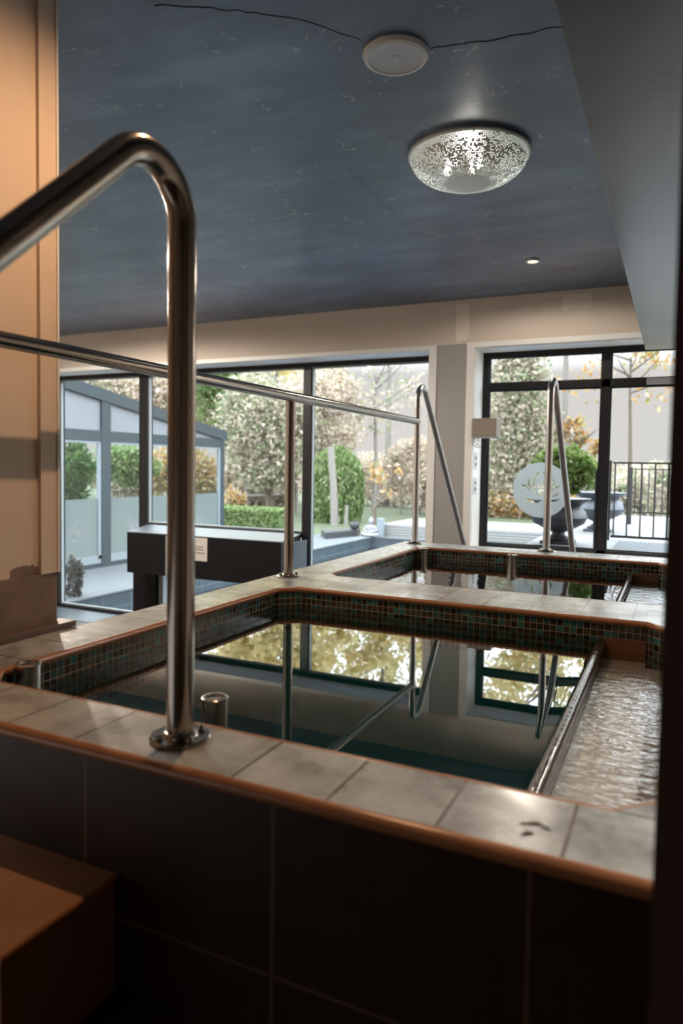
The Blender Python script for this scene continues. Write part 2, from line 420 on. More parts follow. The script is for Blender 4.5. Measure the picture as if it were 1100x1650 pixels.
# cracks in the ceiling: thin dark ribbons lying on the plaster
def ribbon(path, w, z, seed):
    rnd = random.Random(seed); pts = []
    for (x0, y0), (x1, y1) in zip(path, path[1:]):
        for k in range(8):
            t = k / 8; pts.append((x0 + (x1 - x0) * t + rnd.uniform(-.012, .012), y0 + (y1 - y0) * t + rnd.uniform(-.012, .012)))
    pts.append(path[-1]); bm = bmesh.new(); pr = None
    for i, (x, y) in enumerate(pts):
        ww = w * rnd.uniform(.4, 1.2)
        a = bm.verts.new((x, y - ww, z)); b = bm.verts.new((x, y + ww, z)); c = bm.verts.new((x, y, z + .004))
        if pr: bm.faces.new((pr[0], pr[1], b, a)); bm.faces.new((pr[1], pr[2], c, b)); bm.faces.new((pr[2], pr[0], a, c))
        pr = (a, b, c)
    bmesh.ops.recalc_face_normals(bm, faces=bm.faces[:]); return bm
M['crack'] = plain('dark_crack', (.012, .014, .018, 1), .9)
mk('crack', ribbon([(-3.12, 3.66), (-2.71, 3.9), (-2.35, 4.16), (-2.06, 4.55)], .006, ZC - .002, 1), M['crack'], ceil)
mk('crack', ribbon([(-1.67, 4.82), (-1.21, 4.91), (-.79, 4.94), (-.52, 4.97)], .005, ZC - .002, 2), M['crack'], ceil)
mk('crack', ribbon([(-3.03, 6.25), (-3.05, 7.6), (-3.1, 8.83)], .003, ZC - .002, 4), M['crack'], ceil)

# ------------------------------------------------------------------ windows
def bead(bm, x0, x1, z0, z1, y, w=.03):
    """glazing bead round one pane"""
    for b in ((x0, x0 + w, y - .05, y + .02, z0, z1), (x1 - w, x1, y - .05, y + .02, z0, z1), (x0 + w, x1 - w, y - .05, y + .02, z0, z0 + w), (x0 + w, x1 - w, y - .05, y + .02, z1 - w, z1)): add_box(bm, *b)
GY = 12.80
w1 = struct(thing('window_1', (-9, GY, -3.6), '', '')); del w1['label']; del w1['category']
mk('window_frame', B((-13.92, -4.06, 12.70, 12.90, 2.0, 2.085), (-13.92, -13.79, 12.70, 12.90, -3.6, 2.0), (-11.245, -11.01, 12.70, 12.90, -3.54, 2.0),
                     (-6.94, -6.77, 12.70, 12.90, -3.54, 2.0), (-13.92, -4.06, 12.70, 12.90, -3.62, -3.54), (-11.01, -6.94, 12.70, 12.90, -1.47, -1.38),
                     (-4.10, -4.06, 12.70, 12.90, -3.54, 2.0)), M['frame'], w1)
bm = bmesh.new(); gb = []
for x0, x1, z0, z1 in ((-13.79, -11.245, -3.54, 2.0), (-11.01, -6.94, -1.38, 2.0), (-11.01, -6.94, -3.54, -1.47), (-6.77, -4.10, -3.54, 2.0)):
    bead(bm, x0, x1, z0, z1, GY); gb.append((x0, x1, z0, z1))
mk('glazing_bead', bm, M['frameg'], w1)
for x0, x1, z0, z1 in gb: mk('glass_pane', B((x0 + .005, x1 - .005, GY - .004, GY + .004, z0 + .005, z1 - .005)), M['glass'], w1)
w2 = struct(thing('window_2', (-1, GY, -1.4), '', '')); del w2['label']; del w2['category']
mk('window_frame', B((-3.235, XR, 12.70, 12.90, 2.0, 2.085), (-3.235, -3.13, 12.70, 12.90, -1.43, 2.0), (-3.13, XR, 12.70, 12.90, 1.41, 1.53),
                     (-1.20, -1.06, 12.70, 12.90, -1.43, 2.0), (-3.13, XR, 12.70, 12.90, -1.43, -1.37), (.95, 1.09, 12.70, 12.90, -1.37, 2.0)), M['frame'], w2)
mk('door_stile', B((-1.255, -1.215, 12.72, 12.86, -1.37, .0), ), M['blue'], w2)
mk('door_closer', B((-.50, .35, 12.62, 12.70, 1.42, 1.52)), M['frameg'], w2)
bm = bmesh.new(); gb = []
for x0, x1, z0, z1 in ((-3.13, -1.20, -1.37, 1.41), (-3.13, -1.20, 1.53, 2.0), (-1.06, .95, -1.37, 1.41), (-1.06, .95, 1.53, 2.0), (1.09, XR - .02, -1.37, 1.41), (1.09, XR - .02, 1.53, 2.0)):
    bead(bm, x0, x1, z0, z1, GY, .022); gb.append((x0, x1, z0, z1))
mk('glazing_bead', bm, M['frame'], w2)
for x0, x1, z0, z1 in gb: mk('glass_pane', B((x0 + .005, x1 - .005, GY - .004, GY + .004, z0 + .005, z1 - .005)), M['glass'], w2)

# ================================================================== THE POOLS
XL, XRT = -2.9, .0            # inner faces of the lining
YA, YB, YC, YD = 2.175, 5.04, 5.72, 8.40
YF, YE = 1.835, 8.90          # outer faces
XO, XRO = -3.27, .34
CH = .14
ZT = -1.0
def outline(x0, x1, y0, y1, c=CH):
    return [(x0 + c, y0), (x1 - c, y0), (x1, y0 + c), (x1, y1 - c), (x1 - c, y1), (x0 + c, y1), (x0, y1 - c), (x0, y0 + c)]
def lining(x0, x1, y0, y1, ztop, zbot, skip=()):
    bm = bmesh.new(); p = outline(x0, x1, y0, y1); n = len(p)
    for i in range(n):
        a, b = p[i], p[(i + 1) % n]
        vs = [bm.verts.new((a[0], a[1], zbot)), bm.verts.new((b[0], b[1], zbot)), bm.verts.new((b[0], b[1], ztop)), bm.verts.new((a[0], a[1], ztop))]
        f = bm.faces.new(vs[::-1])
    return bm
def uvq(bm, lay, pts, z, fu, fv):
    vs = [bm.verts.new((x, y, z)) for x, y in pts]; f = bm.faces.new(vs)
    f.normal_update()
    if f.normal.z < 0: f.normal_flip()
    for l in f.loops: l[lay].uv = (fu(l.vert.co), fv(l.vert.co))
T = .34; PX = -.232; PYL = 4.18
def strip_x(bm, lay, x0, x1, y0, y1, rows, off=0):   # tiles running along x
    uvq(bm, lay, ((x0, y0), (x1, y0), (x1, y1), (x0, y1)), ZT, lambda c: (c.x - PX) / T, lambda c: (c.y - y0) / (y1 - y0) * rows + off)
def strip_y(bm, lay, x0, x1, y0, y1, off=0):         # tiles running along y
    uvq(bm, lay, ((x0, y0), (x1, y0), (x1, y1), (x0, y1)), ZT, lambda c: (c.x - x0) / (x1 - x0) + off, lambda c: (c.y - PYL) / T)
def corner(bm, lay, x, y, sx, sy, off):
    pts = ((x, y), (x + sx * CH, y), (x, y + sy * CH))
    uvq(bm, lay, pts, ZT, lambda c: off + abs(c.x - x) / T, lambda c: off + abs(c.y - y) / T)

def pool(name, label, y0, y1, front, back_rows, first):
    root = thing(name, ((XL + XRT) / 2, (y0 + y1) / 2, -3.6), label, 'pool', 'plunge pools')
    bm = bmesh.new(); lay = bm.loops.layers.uv.new('custom')
    if first:
        strip_x(bm, lay, -3.4, XRO, YF, YA, 1, 3)
        strip_x(bm, lay, XL, XRO, YB, YC, 2, 7)
        strip_y(bm, lay, XO, XL, 3.12, YC, 0); strip_y(bm, lay, -3.4, XL, YA, 3.12, 30)
        strip_y(bm, lay, XRT, XRO, YA, YB, 4)
    else:
        strip_x(bm, lay, XL, XRO, YD, YE, 1, 12)
        strip_y(bm, lay, XO, XL, YC, YE, 9)
        strip_y(bm, lay, XRT, XRO, YC, YD, 14)
    for i, (x, y, sx_, sy_) in enumerate(((XL, y0, 1, 1), (XRT, y0, -1, 1), (XL, y1, 1, -1), (XRT, y1, -1, -1))): corner(bm, lay, x, y, sx_, sy_, 20 + i)
    mk('coping', bm, M['coping'], root)
    bm = bmesh.new()
    o = outline(XL, XRT, y0, y1)
    add_tube(bm, [(x, y, ZT - .019) for x, y in o], .021, 10, closed=True)
    if first:
        add_tube(bm, [(-3.4, YF, ZT - .022), (-.016, YF, ZT - .022)], .025, 14)
        add_tube(bm, [(XO, 3.13, ZT - .02), (XO, YC, ZT - .02)], .02, 10)
    else:
        add_tube(bm, [(XO, YC, ZT - .02), (XO, YE, ZT - .02), (XRO, YE, ZT - .02)], .02, 10)
    mk('edge_trim', bm, M['trim'], root, smooth=True)
    mk('mosaic_lining', lining(XL, XRT, y0, y1, ZT - .03, -1.36), M['mosaic'], root)
    mk('basin_wall', lining(XL, XRT, y0, y1, -1.36, -2.75), M['teal'], root)
    bm = bmesh.new()
    if first:
        add_box(bm, -3.4, -.016, YF, YF + .03, -1.87, ZT - .03)
        add_box(bm, XO, XO + .03, 3.12, YC, -3.6, ZT - .02)
    else:
        add_box(bm, XO, XO + .03, YC, YE, -3.6, ZT - .02); add_box(bm, XO + .03, XRO, YE - .03, YE, -3.6, ZT - .02)
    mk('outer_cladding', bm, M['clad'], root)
    bm = bmesh.new(); add_prism(bm, outline(XL, XRT, y0, y1), -2.8, -2.75); mk('pool_floor', bm, M['teal'], root)
    # the overflow channel on the right: raised floor, weir beam, end strip
    mk('channel_floor', B((-.40, -.001, y0 + .14, y1 - .14, -2.74, -1.275), (-.40, -.14, y0 + .003, y0 + .14, -2.74, -1.275), (-.40, -.14, y1 - .14, y1 - .003, -2.74, -1.275)), M['pbrown'], root)
    bm = bmesh.new(); add_tube(bm, [(-.422, y0 + .004, -1.168), (-.422, y1 - .004, -1.168)], .029, 16); add_box(bm, -.445, -.401, y0 + .004, y1 - .004, -2.74, -1.17)
    mk('weir', bm, M['weir'], root, smooth=True)
    mk('channel_strip', B((-.40, -.142, y1 - .014, y1 - .002, -1.27, -1.137)), M['strip'], root)
    return root
t = NT('wet_weir_tile'); o = t.obj()
dots = t.math('GREATER_THAN', t.n('TexVoronoi', {'Vector': t.n('Mapping', {'Vector': o, 'Scale': (1, .6, 1)}).outputs[0], 'Scale': 60.0}).outputs[0], .45)
M['weir'] = t.surf(t.bsdf((.045, .034, .028, 1), .12, 0, t.bump(t.noise(o, 30.0), .35, .006)))
pool('plunge_pool', 'square sunken plunge pool nearest the camera, dark teal water behind the grey tiled rim', YA, YB, YF, 2, True)
pool('plunge_pool', 'farther plunge pool beyond the shared tiled rim, below the garden windows', YC, YD, YC, 1, False)

def water_sheet(x0, x1, y0, y1, z, dip=.0012):
    bm = bmesh.new(); c = CH; nd = 10; wdt = .09
    xs = [x1 - wdt + wdt * i / nd for i in range(nd + 1)]; ys = [y0 + .001 + (y1 - y0 - .002) * i / 8 for i in range(9)]
    # flat polygon left of the dip
    xa = xs[0]
    pts = [(x0 + c, y0), (xa, y0)] + [(xa, y) for y in ys[1:-1]] + [(xa, y1), (x0 + c, y1), (x0, y1 - c), (x0, y0 + c)]
    bm.faces.new([bm.verts.new((x, y, z)) for x, y in pts])
    prev = None
    for i, x in enumerate(xs):
        col = [bm.verts.new((x, y, z - dip * (i / nd) ** 2.2)) for y in ys]
        if prev:
            for k in range(8): bm.faces.new((prev[k], col[k], col[k + 1], prev[k + 1]))
        prev = col
    return bm
tag(mk('pool_water', water_sheet(XL + .001, -.449, YA + .001, YB - .001, -1.148), M['water'], smooth=True), 'still dark water of the near plunge pool mirroring the windows and rails', 'water', kind='stuff')
tag(mk('pool_water', water_sheet(XL + .001, -.449, YC + .001, YD - .001, -1.148, .004), M['water2'], smooth=True), 'water of the farther plunge pool with bright window reflections', 'water', kind='stuff')
for y0, y1, lb in ((YA, YB, 'shallow rippled water in the overflow channel right of the near pool'), (YC, YD, 'shallow rippled water in the overflow channel of the farther pool')):
    bm = bmesh.new(); pts = [(-.394, y0 + .002), (-.14, y0 + .002), (-.002, y0 + .14), (-.002, y1 - .14), (-.142, y1 - .015), (-.394, y1 - .015)]
    bm.faces.new([bm.verts.new((x, y, -1.215)) for x, y in pts])
    tag(mk('channel_water', bm, M['channelw']), lb, 'water', kind='stuff')

# skirting, ledge and broken plaster at the foot of the left wall
struct(mk('baseboard_left', B((-3.42, -3.385, -3.2, 3.10, -.97, -.67)), M['skirt'], bevel=.004))
struct(mk('trim_10', B((-3.40, -3.27, YF, 3.14, -.998, -.962)), M['ledge'], bevel=.003))
bm = bmesh.new(); rnd = random.Random(7); top = []; n = 16
for i in range(n + 1):
    y = 2.78 + .19 * i / n; top.append((y, -.665 + .065 * (.55 + .45 * math.sin(PI * (i + 2) / (n + 4))) * rnd.uniform(.8, 1.1)))
pts = [(2.78, -.668)] + top + [(2.972, -.668)]
a = [bm.verts.new((-3.396, y, z)) for y, z in pts]; b = [bm.verts.new((-3.401, y, z)) for y, z in pts]
bm.faces.new(a)
for i in range(len(pts)): j = (i + 1) % len(pts); bm.faces.new((a[i], b[i], b[j], a[j]))
bmesh.ops.recalc_face_normals(bm, faces=bm.faces[:])
struct(mk('trim_11', bm, M['skirt']))

# front step of the stair up to the pool
st = thing('stair_step', (-2.55, 1.6, -1.868), 'brown tiled step against the pool front at lower left', 'step')
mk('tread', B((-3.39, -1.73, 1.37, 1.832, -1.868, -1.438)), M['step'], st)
mk('edge_trim', tube([(-3.39, 1.37, -1.452), (-1.727, 1.37, -1.452), (-1.727, 1.832, -1.452)], .0145, 10), M['trim'], st, smooth=True)

# small puddles on the near coping
M['puddle'] = water_mat('puddle_water', (.80, .78, .74, 1), .3, 30.0, ior=1.6)
for k, (x, y, rx, ry, a0) in enumerate(((-.335, 1.985, .034, .010, .5), (-.300, 1.985, .030, .009, -.6), (-.335, 1.925, .022, .012, .9))):
    bm = bmesh.new(); add_lathe(bm, 0, 0, [(1, 0), (.8, .0022), (.45, .0034), (0, .0038)], 24)
    for v in bm.verts:
        px, py = v.co.x * rx, v.co.y * ry * (1 + .3 * math.sin(5 * v.co.x)); v.co = Vector((x + px * math.cos(a0) - py * math.sin(a0), y + px * math.sin(a0) + py * math.cos(a0), ZT + v.co.z))
    tag(mk('puddle', bm, M['puddle'], smooth=True), 'small glossy puddle of water on the near coping tile, lower right', 'puddle', 'puddles on the near coping')

# ================================================================== HANDRAILS
R_ = .0475
def flange(root, x, y, z, r=.112, bolts=True):
    f = mk('base_plate', lathe(x, y, [(r, 0), (r, .010), (r - .006, .016), (R_ + .018, .016), (R_ + .012, .026), (R_ + .002, .030)], 40, z), M['steel'], root, smooth=True)
    if bolts:
        for k in range(4):
            a = PI / 4 + k * PI / 2 + .3
            mk('bolt', lathe(x + .083 * math.cos(a), y + .083 * math.sin(a), [(.014, 0), (.014, .012), (.009, .018), (0, .019)], 12, z + .015), M['steel'], root, smooth=True)
def rail_path(x, y, ztop, dy, slope, yend, R=.18):
    """post up from the coping, bend, then a leg sloping down along dy"""
    L = abs(yend - y)
    return fillet([(x, y, ZT + .012), (x, y, ztop), (x, y + dy * L, ztop - slope * L)], R)
h = thing('handrail', (-1.597, 2.023, ZT), 'thick steel handrail bent over close to the camera on the near coping', 'handrail', 'sloping stair handrails')
bm = tube(rail_path(-1.597, 2.023, 1.245, -1, .93, -1.15), R_ + .002, 28); mk('rail', bm, M['steel'], h, smooth=True); flange(h, -1.597, 2.023, ZT)
g = thing('guard_rail', (-3.1, 8.72, ZT), 'long horizontal steel guard rail along the left coping, with mid post and sloping far leg', 'handrail')
mk('rail', tube([(-3.10, 2.02, .613), (-3.07, 8.72, .597)], .044, 24), M['steel'], g, smooth=True)
mk('post', tube([(-3.125, 5.485, ZT + .012), (-3.125, 5.485, .60)], .044, 24), M['steel'], g, smooth=True); flange(g, -3.125, 5.485, ZT)
mk('post', tube([(-3.10, 2.02, ZT + .012), (-3.10, 2.02, .612)], .044, 24), M['steel'], g, smooth=True); flange(g, -3.10, 2.02, ZT)
mk('sloping_post', tube(rail_path(-3.07, 8.72, 1.33, 1, 1.08, 11.265), .041, 24), M['steel_b'], g, smooth=True); flange(g, -3.07, 8.72, ZT)
h3 = thing('handrail', (-1.40, 8.76, ZT), 'steel handrail with sloping leg on the far coping before the lotus window', 'handrail', 'sloping stair handrails')
mk('rail', tube(rail_path(-1.40, 8.76, 1.35, 1, 1.05, 11.30), .043, 24), M['steel_b'], h3, smooth=True); flange(h3, -1.40, 8.76, ZT)

# standpipes in the pools
M['brightsteel'] = steel_mat('polished_steel_pipe', (.55, .53, .50, 1), .22)
for x, y, zt, r, lb in ((-1.78, 2.49, -1.01, .056, 'short steel standpipe beside the near handrail post'), (-2.825, 2.41, -.985, .056, 'short steel standpipe in the near pool by the left wall'),
                        (-1.70, 8.24, -1.0, .055, 'short steel standpipe at the far mosaic wall, mid pool'), (-2.79, 8.25, -1.0, .055, 'short steel standpipe in the far left pool corner')):
    p = thing('standpipe', (x, y, -2.75), lb, 'pipe', 'steel standpipes in the pools')
    mk('pipe', lathe(x, y, [(r, -2.748), (r, zt - .012)], 28), M['brightsteel'], p, smooth=True)
    mk('cap', lathe(x, y, [(r + .004, zt - .014), (r + .004, zt - .003), (r, zt), (r - .012, zt), (r - .014, zt - .008), (0, zt - .008)], 28), M['brightsteel'], p, smooth=True)

# ================================================================== CEILING FITTINGS
def downlight(x, y, label, power, size, blend, radius=.03, z=ZC, col=WARM, tilt=0.0):
    d = thing('downlight', (x, y, z - .03), label, 'ceiling light', 'recessed downlights')
    mk('bezel', lathe(x, y, [(.095, 0), (.105, -.006), (.100, -.020), (.070, -.022), (.066, -.004), (.066, 0)], 32, z - .0005), M['steel_b'], d, smooth=True)
    mk('lens', lathe(x, y, [(.064, -.010), (.064, -.006)], 28, z), M['lens'], d)
    l = bpy.data.lights.new('downlight_lamp', 'SPOT'); l.energy = power; l.color = col; l.spot_size = size; l.spot_blend = blend; l.shadow_soft_size = radius
    lo = bpy.data.objects.new('downlight_lamp', l); C.objects.link(lo); lo.parent = d; lo.location = (0, 0, -.004 * S); lo.rotation_euler = (0, tilt, 0)
    return d
M['lens'] = emit_mat('warm_lamp_lens', (1, .70, .42, 1), 6.0)
downlight(-1.93, 10.2, 'small recessed warm downlight in the dark ceiling near the beige fascia', P_FAR, 3.08, .25, .10, col=SOFTWARM)
downlight(-1.93, 3.05, 'warm downlight in the ceiling above the near coping, out of frame', P_POOL, 2.35, .85, .02, tilt=.20)
downlight(-2.5, -1.6, 'added warm fill downlight in the hall ceiling, unseen behind the camera', P_HALL, 2.6, .6)  # weak fill lamp added behind the camera, no known fitting
downlight(-8.2, 6.6, 'added warm fill downlight in the ceiling left of the pools, out of frame', P_SIDE, 3.0, .3, col=SOFTWARM)  # extra unseen lamp, added to lift the beige fascia

downlight(1.9, 10.4, 'added warm fill downlight in the dropped beam soffit by the garden door, out of frame', 110, 3.0, .3, z=1.895, col=SOFTWARM)  # added fill for the back wall and column, hidden by the jamb
downlight(-10.2, 8.6, 'added warm fill downlight in the ceiling at the far left window end, out of frame', 320, 3.08, .25, col=SOFTWARM)  # added fill that brightens the left end of the fascia
downlight(.85, 2.95, 'added white fill downlight in the dropped beam soffit by the near pool, out of frame', 95, 1.36, .8, .04, z=1.895, col=(1, .93, .84))  # neutral fill lamp added to brighten the near coping and channel

sp = thing('ceiling_speaker', (-1.90, 4.79, ZC - .05), 'round white ceiling speaker with perforated grille', 'speaker')
cx, cy = -1.905, 4.785
mk('speaker_rim', lathe(cx, cy, [(.235, 0), (.238, -.012), (.225, -.034), (.200, -.040), (.192, -.034), (.190, 0)], 56, ZC - .0005), M['whiteplastic'], sp, smooth=True)
t = NT('speaker_grille'); uvv = t.uv(); sp_ = t.n('SeparateXYZ', {0: uvv})
fx = t.math('SUBTRACT', t.math('FRACT', t.math('MULTIPLY', sp_.outputs[0], 85.0)), .5); fy = t.math('SUBTRACT', t.math('FRACT', t.math('MULTIPLY', sp_.outputs[1], 85.0)), .5)
hole = t.math('LESS_THAN', t.math('ADD', t.math('MULTIPLY', fx, fx), t.math('MULTIPLY', fy, fy)), .085)
M['grille'] = t.surf(t.bsdf(t.mix(hole, (.62, .64, .64, 1), (.16, .17, .18, 1)), .5))
mk('speaker_grille', lathe(cx, cy, [(0, -.034), (.03, -.0335), (.034, -.030), (.12, -.029), (.19, -.034), (.19, -.026)], 56, ZC), M['grille'], sp)

# perforated dome lamp
dl = thing('dome_lamp', (-1.85, 6.53, ZC - .3), 'large pierced metal dome lamp on the ceiling, lit from inside', 'ceiling light')
cx, cy, RD, HD = -1.85, 6.53, .545, .265
M['dome'] = plain('whitened_metal', (.86, .92, .90, 1), .35, .0, .12, 10)
bm = bmesh.new(); NR, NS = 40, 190; rings = []; drnd = random.Random(12)
for i in range(NR + 1):
    a = (PI / 2) * i / NR; r = RD * math.sin(a) ** .92; zz = ZC - .035 - HD * math.cos(a)
    if i == 0: rings.append([bm.verts.new((cx, cy, zz))])
    else: rings.append([bm.verts.new((cx + r * math.cos(2 * PI * (k + .5 * (i % 2)) / NS), cy + r * math.sin(2 * PI * (k + .5 * (i % 2)) / NS), zz)) for k in range(NS)])
cells = []
for i in range(NR):
    A, Bq = rings[i], rings[i + 1]
    for k in range(NS):
        k2 = (k + 1) % NS
        if len(A) == 1: bm.faces.new((A[0], Bq[k], Bq[k2]))
        else:
            f = bm.faces.new((A[k], Bq[k], Bq[k2], A[k2]))
            if 3 < i < NR - 1:
                ang = 2 * PI * k / NS; rr = i / NR
                petal = math.cos(ang * 8) * math.sin(rr * 9.0)
                if drnd.random() < (.95 if i >= NR - 6 else .82 if petal > .1 else .5): cells.append(f)
bm.normal_update()
res = bmesh.ops.inset_individual(bm, faces=cells, thickness=.0044, depth=0)
bmesh.ops.delete(bm, geom=[f for f in cells if f.is_valid], context='FACES_ONLY')
mk('pierced_shade', bm, M['dome'], dl)
mk('rim', tube([(cx + (RD + .008) * math.cos(2 * PI * k / 72), cy + (RD + .008) * math.sin(2 * PI * k / 72), ZC - .030) for k in range(72)], .014, 10, True), M['whiteplastic'], dl, smooth=True)
mk('mounting_ring', lathe(cx, cy, [(RD - .02, 0), (RD + .012, 0), (RD + .012, -.030), (RD - .02, -.030)], 64, ZC - .0005), M['steel_b'], dl)
M['bulb'] = emit_mat('lit_bulb', (1, .97, .90, 1), 7.0)
for k, (dx, dy) in enumerate(((-.10, -.12), (.10, .02), (-.02, .17), (-.22, .06))):
    b = mk('bulb', lathe(cx + dx, cy + dy, [(0, -.155), (.025, -.148), (.038, -.125), (.036, -.10), (.02, -.07), (.018, -.03)], 16, ZC), M['bulb'], dl, smooth=True)
l = bpy.data.lights.new('dome_lamp_light', 'POINT'); l.energy = P_DOME; l.color = (1, .93, .82); l.shadow_soft_size = .06
lo = bpy.data.objects.new('dome_lamp_light', l); C.objects.link(lo); lo.parent = dl; lo.location = (0, 0, .10 * S)

# ================================================================== OBJECTS BY THE WINDOWS
bx = thing('window_box', (-8.4, 11.8, -3.6), 'long black box unit on a dark leg in front of the wide window pane', 'cabinet')
bm = bmesh.new(); add_prism(bm, [(-10.14, 11.10), (-6.52, 11.16), (-6.95, 12.69), (-10.94, 12.69)], -2.25, -1.43); mk('box_body', bm, M['box'], bx)
bm = bmesh.new(); add_prism(bm, [(-10.15, 11.09), (-6.51, 11.15), (-6.95, 12.69), (-10.95, 12.69)], -1.43, -1.41); mk('box_top', bm, M['boxtop'], bx)
mk('side_panel', B((-6.72, -6.70, 11.9, 12.5, -2.2, -1.5)), M['boxtop'], bx)
mk('edge_strip', B((-9.14, -9.06, 11.09, 11.12, -2.24, -1.44)), M['frameg'], bx)
mk('leg', B((-10.97, -10.34, 12.2, 12.65, -3.6, -2.25)), M['box'], bx)
mk('side_strip', B((-10.33, -10.2, 12.3, 12.65, -3.6, -2.25)), M['frameg'], bx)
sg = thing('paper_notice', (-8.3, 11.09, -1.9), 'white paper notice with grey lines stuck on the black box front', 'notice')
y_ = 11.10 + .06 * (-8.3 + 10.14) / 3.62
mk('sheet', B((-8.46, -8.15, y_ - .012, y_ - .004, -1.89, -1.44)), M['paper'], sg)
for zz, xa, xb in ((-1.49, -8.40, -8.37), (-1.62, -8.44, -8.25), (-1.67, -8.44, -8.24), (-1.735, -8.44, -8.21)):
    rnd = random.Random(int(-zz * 100)); x = xa; bm = bmesh.new()
    while x < xb:
        w = rnd.uniform(.014, .03); add_box(bm, x, min(x + w, xb), y_ - .0135, y_ - .0118, zz - .012, zz + .012); x += w + .008
    mk('printed_line', bm, M['ink'], sg)

cl = thing('door_sensor', (-3.0, 12.0, .5), 'grey box sensor on the reveal of the garden window', 'sensor')
M['sensor'] = plain('taupe_plastic', (.27, .235, .20, 1), .5)
mk('housing', B((-3.228, -2.80, 11.98, 12.30, .55, .86)), M['sensor'], cl, bevel=.01)
mk('lid', B((-3.07, -2.80, 11.965, 11.98, .555, .855)), M['sensor'], cl, bevel=.004)
mk('lower_tray', B((-3.228, -2.76, 11.97, 12.30, .525, .55)), M['frameg'], cl)
cb = []
for i in range(40):
    a = i / 39 * 4 * PI; cb.append((-3.16 + .035 * math.sin(a) + .03 * i / 39, 12.10 + .03 * math.cos(a), .52 - .16 * math.sin(PI * i / 39)))
mk('cable', tube(cb, .008, 8), M['white'], cl, smooth=True)
for z0, lb in ((-.02, 'upper white switch plate on the window reveal below the sensor'), (-.46, 'lower white switch plate on the window reveal')):
    s_ = thing('switch_plate', (-3.228, 12.3, z0), lb, 'switch', 'switch plates')
    mk('plate', B((-3.23, -3.222, 12.18, 12.42, z0, z0 + .30)), M['whiteplastic'], s_, bevel=.003)
    for zz in (z0 + .09, z0 + .20):
        bm = bmesh.new(); add_tube(bm, [(-3.222, 12.30, zz), (-3.216, 12.30, zz)], .035, 14); mk('button', bm, M['ink'], s_)

# lotus disc decal on the window, with the petals cut out
def stroke(pts, w):
    """tapered closed outline round a polyline in disc coordinates"""
    n = len(pts); L, Rr = [], []
    for i in range(n):
        a = Vector(pts[max(0, i - 1)]); b = Vector(pts[min(n - 1, i + 1)]); d = (b - a).normalized(); nn = Vector((-d.y, d.x))
        ww = w * math.sin(PI * (i + .35) / (n - .3)); p = Vector(pts[i]); L.append(p + nn * ww); Rr.append(p - nn * ww)
    return [tuple(p) for p in L] + [tuple(p) for p in Rr[::-1]]
def bez(a, b, c, n=9):
    return [tuple((1 - t) ** 2 * Vector(a) + 2 * t * (1 - t) * Vector(b) + t * t * Vector(c)) for t in [i / (n - 1) for i in range(n)]]
LOTUS = [stroke(bez((-.02, .74), (-.42, .25), (-.13, -.20)), .045), stroke(bez((.03, .70), (.40, .25), (.14, -.20)), .045),
         stroke(bez((-.08, .30), (-.02, .05), (-.03, -.22), 7), .06), stroke(bez((.06, .30), (.10, .05), (.05, -.22), 7), .05),
         stroke(bez((-.40, .42), (-.52, .20), (-.30, .05), 7), .035), stroke(bez((.40, .42), (.52, .20), (.30, .05), 7), .035),
         stroke(bez((-.70, .15), (-.55, .18), (-.34, -.02), 7), .035), stroke(bez((.70, .15), (.55, .18), (.34, -.02), 7), .035),
         stroke(bez((-.60, -.06), (-.72, -.02), (-.66, -.12), 6), .025), stroke(bez((.62, -.05), (.60, -.22), (.40, -.20), 7), .03),
         stroke(bez((-.52, -.30), (-.2, -.52), (.02, -.36), 9), .06), stroke(bez((.10, -.30), (.34, -.46), (.70, -.30), 9), .035)]
def lotus_disc(cx, cz, R, y):
    bm = bmesh.new(); edges = []
    def loop(pts):
        vs = [bm.verts.new((cx + R * px, y, cz + R * pz)) for px, pz in pts]
        for i in range(len(vs)): edges.append(bm.edges.new((vs[i], vs[(i + 1) % len(vs)])))
    loop([(math.cos(2 * PI * k / 64), math.sin(2 * PI * k / 64)) for k in range(64)])
    for s in LOTUS: loop(s)
    bmesh.ops.triangle_fill(bm, use_beauty=True, use_dissolve=False, edges=edges)
    # drop the petal interiors if the fill kept them
    return bm
tag(mk('lotus_decal', lotus_disc(-2.17, -.37, .49, GY - .009), M['decal']), 'round frosted disc with lotus outline on the garden window', 'decal')

# ================================================================== OUTDOORS
GZ = -3.62
struct(mk('ground', B((-140, 90, 13.0, 33.0, -5.2, -5.0), (-140, 90, 33.5, 140, GZ - .3, GZ), (-140, -14.2, 33.0, 33.5, GZ - .3, GZ), (-140, -14.2, 24.0, 33.0, GZ - .3, GZ)), M['lawn']))
struct(mk('paving', B((-60, -14.0, 12.97, 24.0, GZ - .3, GZ + .004), (-17.0, -14.0, 24.0, 33.0, GZ - .3, GZ + .004)), M['paving']))
op = thing('outdoor_pool', (-9, 23, -5.0), 'dark lined outdoor swimming pool below the windows', 'pool')
M['poolblue'] = brown_tile_mat('blue_pool_liner', 1.1, 2.0, 0, 0, (.034, .046, .054), (.06, .078, .09, 1), .05)
mk('pool_wall', B((-14.0, -13.9, 12.97, 33.0, -5.0, GZ - .02), (-13.9, 20, 32.9, 33.0, -5.0, GZ - .02)), M['poolblue'], op)
mk('pool_rim', B((-14.5, -13.88, 12.97, 33.5, GZ, GZ + .05), (-13.88, 20, 32.88, 33.5, GZ, GZ + .03)), M['paving'], op)
M['outwater'] = water_mat('outdoor_water', (.25, .40, .55, 1), .3, 2.0, ior=1.33)
tag(mk('outdoor_water', B((-13.9, 20, 12.97, 32.9, -4.22, -4.2)), M['outwater']), 'water of the outdoor pool under the windows', 'water', kind='stuff')
dk = thing('deck', (-5, 36, GZ), 'low white board deck with slatted front behind the outdoor pool', 'deck')
